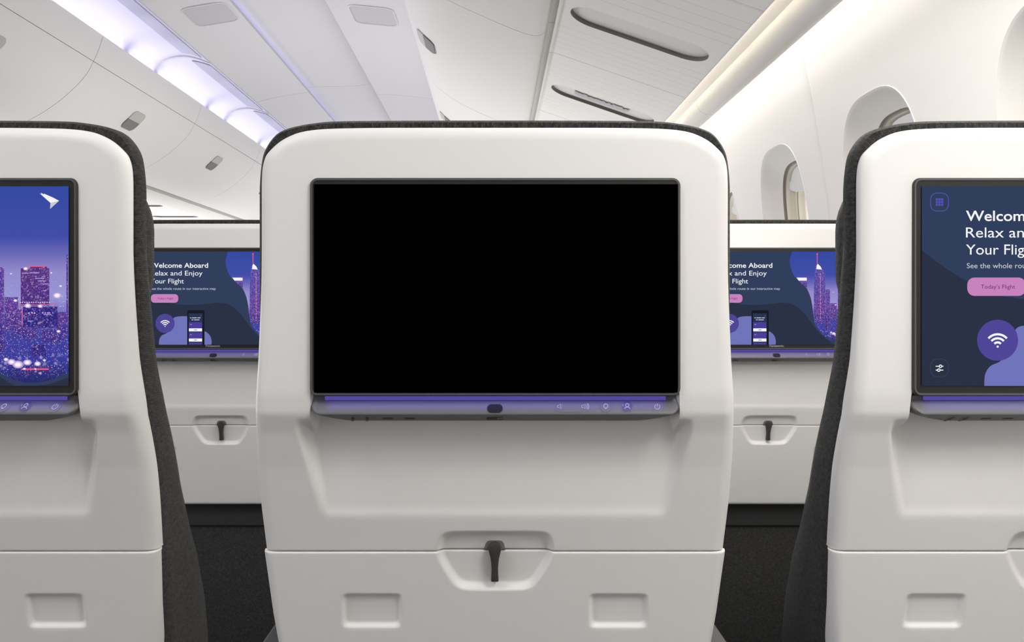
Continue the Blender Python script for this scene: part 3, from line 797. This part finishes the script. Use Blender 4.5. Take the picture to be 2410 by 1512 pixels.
for i, wy in enumerate(WIN_Y):
    rings = []
    for (t, off) in ((0, 0), (.04, .0015), (.10, .006), (.3, .018), (.6, .031), (.85, .039), (1, .043)):
        hz_ = HW + (.128 - HW) * t; hh = HH + (.198 - HH) * t; r = .125 + (.112 - .125) * t
        rings.append([(float(xw(z)) + off, y, EYE + z) for y, z in win_outline(hz_, hh, r, 16)])
    # thin raised lip where the pan meets the sidewall
    lip = [(float(xw(z)) - .0018, y, EYE + z) for y, z in win_outline(HW + .002, HH + .002, .127, 16)]
    lip0 = [(float(xw(z)) + .002, y, EYE + z) for y, z in win_outline(HW + .004, HH + .004, .129, 16)]
    v, f = loft([lip0, lip] + rings)
    w = mk('window_%d' % (i + 1), v, f, M['wall'], loc=(0, wy, 0), angle=50)
    tag(w, kind='structure')
    def ringset(name, steps, mat, cap=False):
        rg = []
        for (hz_, hh, r, off) in steps: rg.append([(float(xw(z)) + off, y, EYE + z) for y, z in win_outline(hz_, hh, r, 16)])
        v, f = loft(rg, True, False, cap); return mk(name, v, f, mat, w, angle=40)
    ringset('window_gasket', ((.128, .198, .112, .043), (.127, .197, .111, .049), (.1235, .1935, .108, .050)), M['gasket'])
    ringset('window_frame', ((.124, .194, .108, .050), (.121, .191, .105, .072), (.108, .178, .096, .073)), M['cream'])
    ringset('inner_gasket', ((.108, .178, .096, .073), (.104, .174, .092, .074)), M['gasket'])
    ringset('outer_frame', ((.104, .174, .092, .074), (.102, .172, .09, .10), (.092, .162, .08, .10)), M['cream'])
    ringset('pane', ((.094, .164, .08, .095), (.01, .02, .008, .095)), M['glass'], True)
    # shade pulled a little way down with rounded lower edge
    sv = []; top = [(y, z) for y, z in win_outline(.112, .1895, .100, 16) if z > HC0 + .156]
    top.sort(key=lambda p: p[0])
    low = arc(0, HC0 + .172, .1, 175, 5, 24)
    bm = bmesh.new(); zt = .058
    pts = [(y, z) for y, z in top] + [(.112 * math.cos(a), HC0 + .155 - .030 * math.sin(a)) for a in np.linspace(0.05, math.pi - .05, 24)]
    a = [bm.verts.new((float(xw(z)) + zt, y, EYE + z)) for y, z in pts]
    fc = bm.faces.new(a); ex = bmesh.ops.extrude_face_region(bm, geom=[fc])
    for g in ex['geom']:
        if isinstance(g, bmesh.types.BMVert): g.co.x += .006
    bmesh.ops.recalc_face_normals(bm, faces=bm.faces[:])
    sb = MB(); sb.bm(bm); sb.build('window_shade', [M['shade']], w, angle=40)

# ---- left, front and rear ends of the cabin (outside the frame but closing the room)
mb = MB(); mb.bm(rbox(-3.34, -3.26, YA, YB, 0, EYE + 1.2, 0)); tag(mb.build('wall_left', [M['wall']]), kind='structure')
mb = MB(); mb.bm(rbox(-3.3, .80, YB, YB + .06, 0, EYE + 1.2, 0)); tag(mb.build('wall_front', [M['wall']]), kind='structure')

mb = MB(); mb.bm(rbox(-3.3, .80, YA - .06, YA, 0, EYE + 1.2, 0)); tag(mb.build('wall_rear', [M['wall']]), kind='structure')

# ---- ceiling
def seg_list(y0, y1, joints, gap=.003):
    js = [j for j in joints if y0 < j < y1]; e = [y0] + js + [y1]
    return [(a + gap/2, b - gap/2) for a, b in zip(e[:-1], e[1:])]
ce = MB()
J = [-.47, 1.13, 2.73 - .0, 4.33, 5.93, 7.53]; J = [-.47, 1.93 - .8, 4.33, 6.4]
Lp = smooth_curve([(-1.17, 1.016), (-1.10, 1.034), (-1.0, 1.053), (-.915, 1.064)], 5)
Rp = smooth_curve([(-.58, 1.055), (-.50, 1.052), (-.40, 1.043), (-.305, 1.03), (-.22, 1.01)], 5)
for a, b in seg_list(YA, YB, J):
    for prof in (Lp, Rp):
        low = [(x, EYE + h) for x, h in prof]; up = [(x, EYE + h + .012) for x, h in prof][::-1]
        v, f = extrude_profile(low + up, a, b, True); ce.add(v, f)
    vault = smooth_curve([(-.955, 1.078), (-.915, 1.088), (-.84, 1.093), (-.75, 1.094), (-.66, 1.098), (-.60, 1.108), (-.54, 1.128)], 5)
    low = [(x, EYE + h) for x, h in vault]; up = [(x, EYE + h + .012) for x, h in vault][::-1]
    v, f = extrude_profile(low + up, a, b, True); ce.add(v, f)
ce.bm(rbox(-3.3, .80, YA, YB, EYE + 1.16, EYE + 1.2, 0))
ce_o = ce.build('ceiling', [M['ceil']], angle=40)
bm = bmesh.new(); bm.from_mesh(ce_o.data); bmesh.ops.recalc_face_normals(bm, faces=bm.faces[:]); bm.to_mesh(ce_o.data); bm.free()
tag(ce_o, kind='structure')

# ---- loudspeaker grilles set in the ceiling panels
def ceil_h(prof, x): return float(np.interp(x, [p[0] for p in prof], [p[1] for p in prof]))
for cx_, prof, lab in ((-1.012, Lp, 'grey rounded ceiling grille in the panel beside the glowing light strip'), (-.432, Rp, 'grey rounded ceiling grille in the panel beside the right overhead bins')):
    g = MB()
    outl = rrect(.078, .095, .03, 8)
    sl = (ceil_h(prof, cx_ + .05) - ceil_h(prof, cx_ - .05)) / .1
    h0 = ceil_h(prof, cx_)
    r_ = []
    for s_, dz in ((1.05, .004), (1.05, -.003), (1.0, -.005), (.97, -.003)):
        r_.append([(x*s_, y*s_, x*s_*sl + dz) for x, y in outl])
    root = empty('ceiling_grille', (cx_, 3.14, EYE + h0)); tag(root, lab, 'ceiling grille', 'grilles in the aisle ceiling')
    v, f = loft(r_); mk('grille_frame', v, f, M['ceil'], root)
    v, f = loft([[(x*.97, y*.97, x*.97*sl - .0025) for x, y in outl], [(x*.4, y*.4, x*.4*sl - .0028) for x, y in outl]], True, False, True); mk('grille_mesh', v, f, M['grille'], root)

# ---- glowing cove along the left bins
CJ = [2.69 - .94*k for k in range(4, 0, -1)] + [2.69 + .94*k for k in range(0, 6)]
def sheet(name, pts, y0, y1, mat, parent, th=.006, angle=40):
    lowr = [(x, z) for x, z in pts]
    n = len(lowr); up = []
    for i in range(n):
        a = lowr[max(i-1, 0)]; b = lowr[min(i+1, n-1)]; dx, dz = b[0]-a[0], b[1]-a[1]; L = math.hypot(dx, dz) or 1
        up.append((lowr[i][0] - dz/L*th, lowr[i][1] + dx/L*th))
    v, f = extrude_profile(lowr + up[::-1], y0, y1, True)
    m_ = MB(); m_.add(v, f)
    o = m_.build(name, [mat], parent, angle=angle)
    bm = bmesh.new(); bm.from_mesh(o.data); bmesh.ops.recalc_face_normals(bm, faces=bm.faces[:]); bm.to_mesh(o.data); bm.free()
    return o
M['cove'] = plastic('cove_reflector', (.72, .70, .86), .5)
cov = smooth_curve([(-1.408, .962), (-1.400, .992), (-1.37, 1.022), (-1.325, 1.040), (-1.27, 1.045), (-1.215, 1.034), (-1.172, 1.018)], 6)
cove_labels = {2: 'long glowing cove light nearest the picture top, above the left overhead bins', 3: 'middle glowing cove light between the two ribs above the left bins', 4: 'short-looking farthest glowing cove light, just above the switched-off seat'}
proto = empty('cove_light'); 
sheet('reflector', [(x, h) for x, h in cov], -.4695, .4695, M['cove'], proto, th=-.006)
rib = [(x + .0, h - .006) for x, h in cov[6:]]
sheet('rib', rib, .452, .4695, M['ceil'], proto, th=-.005)
inset = smooth_curve([(-1.265, 1.0375), (-1.225, 1.0305), (-1.185, 1.0165)], 4)
M['cove_lens'] = plastic('cove_lens', (.37, .365, .48), .4)
sheet('lens', inset, -.42, .40, M['cove_lens'], proto, th=-.003)
first = True
for k in range(len(CJ) - 1):
    if k < 3: continue
    o = proto if first else copy_tree(proto); first = False
    o.location = (0, (CJ[k] + CJ[k+1]) / 2, EYE)
    z0 = CJ[k]
    lab = ('nearest glowing cove light, cut by the picture top, above left bins' if k == 3 else
           'long glowing cove light at the picture top, nearest above the left bins' if k == 4 else
           'second glowing cove light, between the two visible ribs above the left bins' if k == 5 else
           'third glowing cove light, meeting the corner of the switched-off seat' if k == 6 else
           'farthest glowing cove light, hidden behind the switched-off seat')
    tag(o, lab, 'ceiling light', 'cove lights above the left bins')

# ---- overhead bins
LB = [(-1.365, .952), (-1.378, .91), (-1.395, .87), (-1.425, .815), (-1.47, .766), (-1.53, .715), (-1.61, .664), (-1.68, .636), (-1.745, .621)]
LBc = smooth_curve(LB, 8)
split = min(range(len(LBc)), key=lambda i: abs(LBc[i][0]/LBc[i][1] + 1.62))
def gap_at(curve, i, g):
    (ax, ay), (bx, by_) = curve[i], curve[i + 1]; L = math.hypot(bx - ax, by_ - ay)
    return curve[:i + 1] + [(ax + (bx - ax) * g / L, ay + (by_ - ay) * g / L)] + curve[i + 1:]
LBc = gap_at(LBc, split, .0022)
def bin_parts(root, curve, isplit, back, length, latch_i, latch_len, latch_w, side):
    top = [(x, h) for x, h in curve[:isplit + 1]]; door = [(x, h) for x, h in curve[isplit + 1:]]
    # shift the first door point a little along the curve: a 3 mm joint
    def solid(name, pts, bk):
        cs = pts + bk
        v, f = extrude_profile([(x, h) for x, h in cs], -length/2 + .0013, length/2 - .0013, True)
        o = mk(name, v, f, M['bin'], root, angle=30)
        bm = bmesh.new(); bm.from_mesh(o.data); bmesh.ops.recalc_face_normals(bm, faces=bm.faces[:]); bm.to_mesh(o.data); bm.free()
        return o
    solid('fascia', top, [(top[-1][0] + side*.06, top[-1][1] + .01), (top[0][0] + side*.06, top[0][1])])
    solid('door', door, back)
    # latch plate following the surface
    a, b = curve[latch_i - 2], curve[latch_i + 2]; tx, tz = b[0]-a[0], b[1]-a[1]; L = math.hypot(tx, tz); tx /= L; tz /= L
    nx, nz = (-tz, tx) if (-tz * -side) > 0 else (tz, -tx)
    if nz > 0 and side < 0: nx, nz = -nx, -nz
    cx_, ch = curve[latch_i]
    return (cx_, ch, tx, tz)
def latch_obj(root, curve, i0, i1, wy, up_light, name):
    pts = curve[i0:i1 + 1]
    mid = len(pts) // 2
    out = []
    for nm, seg, mat in (('latch', pts[mid:], M['lever_dark']), ('latch_recess', pts[:mid + 1], M['lever_light'])):
        n = len(seg); A = []
        for i in range(n):
            j0, j1 = max(i-1, 0), min(i+1, n-1); dx, dz = seg[j1][0]-seg[j0][0], seg[j1][1]-seg[j0][1]; L = math.hypot(dx, dz)
            nx, nz = dz/L, -dx/L
            if nz > 0: nx, nz = -nx, -nz
            A.append((seg[i], (nx, nz)))
        rows = []
        for lift, ins in ((-.004, 0), (.0028, 0), (.0038, .003)):
            rows.append([(p[0] + n_[0]*lift, p[1] + n_[1]*lift, ins) for p, n_ in A])
        V = []; f = []
        # outline loop: rounded plate = strip with corner trimming
        wid = []
        total = len(A)
        for i in range(total):
            if nm == 'latch': t = max(0, (i - (total - 1) * .55) / ((total - 1) * .45))
            else: t = max(0, ((total - 1) * .45 - i) / ((total - 1) * .45))
            wid.append(wy/2 * (1 - .28 * t ** 2.2))
        for r_ in rows:
            for i, (x, z, ins) in enumerate(r_): V += [(x, -wid[i] + ins, z), (x, wid[i] - ins, z)]
        nr = total * 2
        for k in range(2):
            for i in range(total - 1):
                b0, b1 = k*nr + 2*i, (k+1)*nr + 2*i
                f += [(b0, b0+2, b1+2, b1), (b0+1, b1+1, b1+3, b0+3)]
            f += [(k*nr, (k+1)*nr, (k+1)*nr+1, k*nr+1), (k*nr+nr-2, k*nr+nr-1, (k+1)*nr+nr-1, (k+1)*nr+nr-2)]
        for i in range(total - 1): b0 = 2*nr + 2*i; f.append((b0, b0+1, b0+3, b0+2))
        o = mk(nm, V, f, mat, root, angle=40)
        bm = bmesh.new(); bm.from_mesh(o.data); bmesh.ops.recalc_face_normals(bm, faces=bm.faces[:]); bm.to_mesh(o.data); bm.free()
proto = empty('overhead_bin')
li = min(range(len(LBc)), key=lambda i: (LBc[i][0] + 1.468)**2 + (LBc[i][1] - .77)**2)
bin_parts(proto, LBc, split, [(-1.76, .64), (-1.95, .66), (-2.2, .66), (-2.2, .90), (-1.47, .90)], 1.035, li, .08, .11, -1)
latch_obj(proto, LBc, li - 5, li + 5, .11, True, 'latch')
lab = ['white overhead bin above the left near seat, nearest of the left row', 'second white overhead bin of the left row, its latch above the left near seat corner',
       'third white overhead bin of the left row, its latch close to the switched-off seat', 'fourth white overhead bin of the left row, beside the switched-off seat corner', 'farthest white overhead bin of the left row, seen above the farther left seat']
for k, c in enumerate([2.552, 3.587, 4.622, 5.657, 6.692]):
    o = proto if k == 0 else copy_tree(proto)
    o.location = (0, c, EYE); tag(o, lab[k], 'overhead bin', 'overhead bins along the left side')
RB = [(-.262, 1.0), (-.266, .95), (-.263, .90), (-.251, .855), (-.226, .80), (-.186, .755), (-.113, .705), (-.017, .660), (.052, .631), (.085, .621), (.105, .622), (.118, .634), (.122, .650)]
RBc = smooth_curve(RB, 8)
isp = 4
RBc = gap_at(RBc, isp, .0022)
proto = empty('overhead_bin')
bin_parts(proto, RBc, isp, [(.45, .65), (.45, .94), (-.2, .98)], 1.035, 40, .08, .11, 1)
li = min(range(len(RBc)), key=lambda i: (RBc[i][0] + .195)**2 + (RBc[i][1] - .765)**2)
latch_obj(proto, RBc, li - 4, li + 4, .12, True, 'latch')
labs = ['nearest white overhead bin of the right row, above the seats, cut by the picture top', 'second white overhead bin of the right row, with the larger dark latch', 'far white overhead bin of the right row, just above the switched-off seat',
 'fourth white overhead bin of the right row, behind the switched-off seat', 'fifth white overhead bin of the right row, behind the switched-off seat', 'last white overhead bin of the right row, against the front wall']
for k, c in enumerate([1.4825, 2.5175, 3.5525, 4.5875, 5.6225, 6.6575]):
    o = proto if k == 0 else copy_tree(proto)
    o.location = (0, c, EYE); tag(o, labs[k], 'overhead bin', 'overhead bins along the right side')

# ---- service panels under the bins with oval slots
def service(root, flip=False):
    hw = .1725; hy = .31      # half width across, half length along the cabin
    hole = rrect(.150, .052, .050, 12)
    v, f = panel_hole((-hw, hw, -hy + .001, hy - .001), hole, 5, lambda a, b: (a, b, 0))
    m_ = MB(); m_.add(v, f)
    fr_ = [(-hw, -hy + .001), (hw, -hy + .001), (hw, hy - .001), (-hw, hy - .001)]
    v, f = loft([[(a, b, 0) for a, b in fr_], [(a, b, .012) for a, b in fr_]]); m_.add(v, f)
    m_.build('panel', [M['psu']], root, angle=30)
    e_ = MB(); e_.bm(rbox(-hw - .004, -hw + .003, -hy + .001, hy - .001, -.004, .006, .002, 2)); e_.build('edge_strip', [M['trim']], root)
    lo = [(a, b) for a, b in hole]
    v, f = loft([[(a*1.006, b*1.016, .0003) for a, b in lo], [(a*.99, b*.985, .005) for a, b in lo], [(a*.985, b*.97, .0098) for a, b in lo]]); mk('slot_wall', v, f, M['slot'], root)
    v, f = loft([[(a*.99, b*.98, .0086) for a, b in lo], [(a*.5, b*.4, .0094) for a, b in lo]], True, False, True); mk('slot_plate', v, f, M['bin'], root)
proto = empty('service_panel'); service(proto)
slope = math.atan(.346)
labs = ['service panel with an oval slot nearest the picture top under the right bins', 'service panel whose oval slot holds dark print, just above the switched-off seat']
first = True
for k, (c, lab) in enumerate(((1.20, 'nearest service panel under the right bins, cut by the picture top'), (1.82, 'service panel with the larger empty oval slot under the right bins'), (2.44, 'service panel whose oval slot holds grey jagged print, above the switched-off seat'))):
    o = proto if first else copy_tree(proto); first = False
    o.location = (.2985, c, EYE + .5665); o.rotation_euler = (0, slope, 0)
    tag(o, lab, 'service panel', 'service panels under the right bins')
    if k == 2:
        p_ = MB()
        x = -.085; rng = np.random.RandomState(3)
        topl = [];
        while x < .09:
            w_ = .006 + .008 * rng.rand(); h_ = .004 + .012 * rng.rand()
            topl += [(x, h_), (x + w_, h_)]; x += w_
        pts = [(-.10, .018), (-.098, -.012), (-.085, -.018), (.085, -.018), (.1, -.008), (.1, .018)] + topl[::-1]
        bm = bmesh.new(); vv = [bm.verts.new((a * .8 - .005, .004 - b, .0062)) for a, b in pts]; fc = bm.faces.new(vv); ex = bmesh.ops.extrude_face_region(bm, geom=[fc])
        for g in ex['geom']:
            if isinstance(g, bmesh.types.BMVert): g.co.z += .002
        bmesh.ops.recalc_face_normals(bm, faces=bm.faces[:]); p_.bm(bm); p_.build('slot_print', [M['grille']], o, smooth=False)
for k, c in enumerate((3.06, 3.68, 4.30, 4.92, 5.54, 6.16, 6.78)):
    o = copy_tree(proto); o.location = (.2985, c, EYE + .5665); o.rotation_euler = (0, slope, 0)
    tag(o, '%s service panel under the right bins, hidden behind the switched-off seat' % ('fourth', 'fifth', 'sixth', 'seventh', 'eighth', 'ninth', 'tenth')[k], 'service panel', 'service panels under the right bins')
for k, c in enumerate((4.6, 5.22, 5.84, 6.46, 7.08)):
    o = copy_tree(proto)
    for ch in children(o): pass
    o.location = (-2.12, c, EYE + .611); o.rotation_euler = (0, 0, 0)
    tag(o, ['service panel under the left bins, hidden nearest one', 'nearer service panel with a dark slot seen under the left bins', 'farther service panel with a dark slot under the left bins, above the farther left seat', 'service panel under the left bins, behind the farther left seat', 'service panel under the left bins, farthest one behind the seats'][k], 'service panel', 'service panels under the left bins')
mb = MB()
mb.add(*extrude_profile([(-1.775, EYE + .612), (-1.79, EYE + .606), (-1.84, EYE + .600), (-1.90, EYE + .602), (-1.945, EYE + .610), (-1.945, EYE + .64), (-1.80, EYE + .655)], 2.0, 7.4, True))
o = mb.build('trim_2', [M['trim']]); bm = bmesh.new(); bm.from_mesh(o.data); bmesh.ops.recalc_face_normals(bm, faces=bm.faces[:]); bm.to_mesh(o.data); bm.free(); tag(o, kind='structure')
mb = MB(); mb.bm(rbox(-3.26, -1.96, 2.0, 7.4, EYE + .623, EYE + .655, 0)); tag(mb.build('trim_3', [M['trim']]), kind='structure')

# ---- rail beside the right service panels and round tube below the wall wash light
tr = MB()
for a, b in [(YA, YB)]:
    prof = [(.462, .5085), (.464, .520), (.48, .531), (.505, .541), (.53, .546)]
    circ = [(.56 + .033*math.cos(t), .54 + .033*math.sin(t)) for t in np.linspace(math.radians(160), math.radians(390), 26)]
    cs = [(x, EYE + h) for x, h in smooth_curve(prof, 4)] + [(x, EYE + h) for x, h in circ] + [(.57, EYE + .60), (.46, EYE + .60)]
    v, f = extrude_profile(cs, a, b, True); tr.add(v, f)
o = tr.build('trim_1', [M['rail']], angle=30); bm = bmesh.new(); bm.from_mesh(o.data); bmesh.ops.recalc_face_normals(bm, faces=bm.faces[:]); bm.to_mesh(o.data); bm.free(); tag(o, kind='structure')
mb = MB(); mb.bm(rbox(.116, .150, YA, YB, EYE + .652, EYE + .70, 0)); tag(mb.build('trim_4', [M['gap']]), kind='structure')

mb = MB(); mb.bm(rbox(.02, .45, YA, YB, EYE + .94, EYE + 1.16, 0)); tag(mb.build('trim_5', [M['bin']]), kind='structure')

# ------------------------------------------------------------------ lights
def area(name, loc, rot, sx, sy, power, col, spread=math.pi):
    l = bpy.data.lights.new(name, 'AREA'); l.shape = 'RECTANGLE'; l.size = sx; l.size_y = sy; l.energy = power; l.color = col; l.spread = spread
    o = bpy.data.objects.new(name, l); C.objects.link(o); o.location = loc; o.rotation_euler = rot
    return o
def aim(o, d): o.rotation_euler = Vector(d).to_track_quat('-Z', 'Y').to_euler()

def strip(name, loc, d, length, width, power, col, spread=math.pi):
    """long lamp running along the cabin, shining towards d"""
    o = area(name, loc, (0, 0, 0), width, length, power, col, spread)
    o.rotation_euler = Vector(d).to_track_quat('-Z', 'X').to_euler(); return o
# lamps inside the cove, behind the lip of the left bins
for k in range(2, len(CJ) - 1):
    c = (CJ[k] + CJ[k+1]) / 2
    for dy, ln, e in ((-.145, .60, .33), (.33, .24, .135)): strip('cove_lamp', (-1.393, c + dy, EYE + .963), (.75, 0, .66), ln, .012, e, (.78, .78, 1.0))
# second cove, left lip of the ceiling vault
strip('vault_lamp', (-.938, 3.3, EYE + 1.078), (.9, 0, .25), 5.5, .008, 0.770, (.58, .58, 1.0))
# added fill hidden behind the right service panels' edge, brightening rail and tube
strip('rail_fill', (.468, 2.5, EYE + .517), (1, 0, .7), 8.0, .006, 1.4, (1.0, .92, .80), 1.4)
# warm wall wash between the tube and the sidewall, near and far lengths
strip('wall_wash_lamp', (.628, -.4, EYE + .60), (.35, 0, -1), 3.6, .045, 1.645, (1.0, .955, .90))
strip('wall_wash_lamp_far', (.628, 3.9, EYE + .60), (.35, 0, -1), 5.0, .045, 2.469, (1.0, .955, .90))
# unseen fill lights added overhead to brighten the seat rows and aisle
o = area('cabin_fill_aisle', (-.8, -.75, EYE + 1.0), (0, 0, 0), .5, .5, 1.893, (.98, .98, 1.0)); aim(o, (0, .75, -.66))
o = area('seat_row_fill_aisle', (-.75, .15, EYE + 1.03), (0, 0, 0), .3, .6, 7.404, (.98, .98, 1)); aim(o, (.1, .3, -1))
o = area('aisle_fill_mid', (-.72, 1.0, EYE + 1.03), (0, 0, 0), .3, .5, 1.196, (.98, .98, 1)); aim(o, (.05, .35, -1))
o = area('window_seat_fill', (.45, .2, EYE + .50), (0, 0, 0), .2, .3, 4.361, (1, .97, .92)); aim(o, (0, .35, -1))  # fill added above the window-side seat
o = area('right_row_fill', (.30, 1.1, EYE + .54), (0, 0, 0), .25, .8, 6.211, (1, .96, .9)); aim(o, (-.1, .2, -1))  # fill added under the right panels to light the rows
strip('aisle_fill_far', (-.75, 4.5, EYE + 1.05), (0, 0, -1), 6, .3, 1.000, (.96, .95, 1.0))
# large fill added at the left wall, standing in for far-side light
strip('left_side_fill', (-3.2, 2.5, EYE - .15), (1, 0, .12), 9, 1.2, 79.306, (.97, .97, 1.0))
# up-facing fills added near the floor to brighten bins and panels from below
strip('low_fill', (-.1, 3.3, EYE - .98), (0, 0, 1), 2.6, .9, 16.650, (1, .97, .94), 2.2)
strip('low_fill_far', (-.9, 6, EYE - .98), (0, 0, 1), 4, .5, 39.677, (.98, .98, 1))

w = bpy.data.worlds.new('World'); sc.world = w; w.use_nodes = True
w.node_tree.nodes['Background'].inputs['Color'].default_value = (1.0, .97, .94, 1); w.node_tree.nodes['Background'].inputs['Strength'].default_value = 3.2

# ------------------------------------------------------------------ camera
cam = bpy.data.cameras.new('camera'); co = bpy.data.objects.new('camera', cam); C.objects.link(co)
co.location = (0, 0, EYE); co.rotation_euler = (math.radians(90), 0, 0)
cam.sensor_width = 36; cam.lens = 36 * F / 2410
cam.shift_x = (1205 - 1164.5) / 2410; cam.shift_y = -(756 - 727) / 2410
cam.clip_start = .02
sc.camera = co
sc.view_settings.view_transform = 'Standard'; sc.view_settings.look = 'None'
sc.view_settings.exposure = 0; sc.view_settings.gamma = 1; sc.view_settings.use_curve_mapping = False
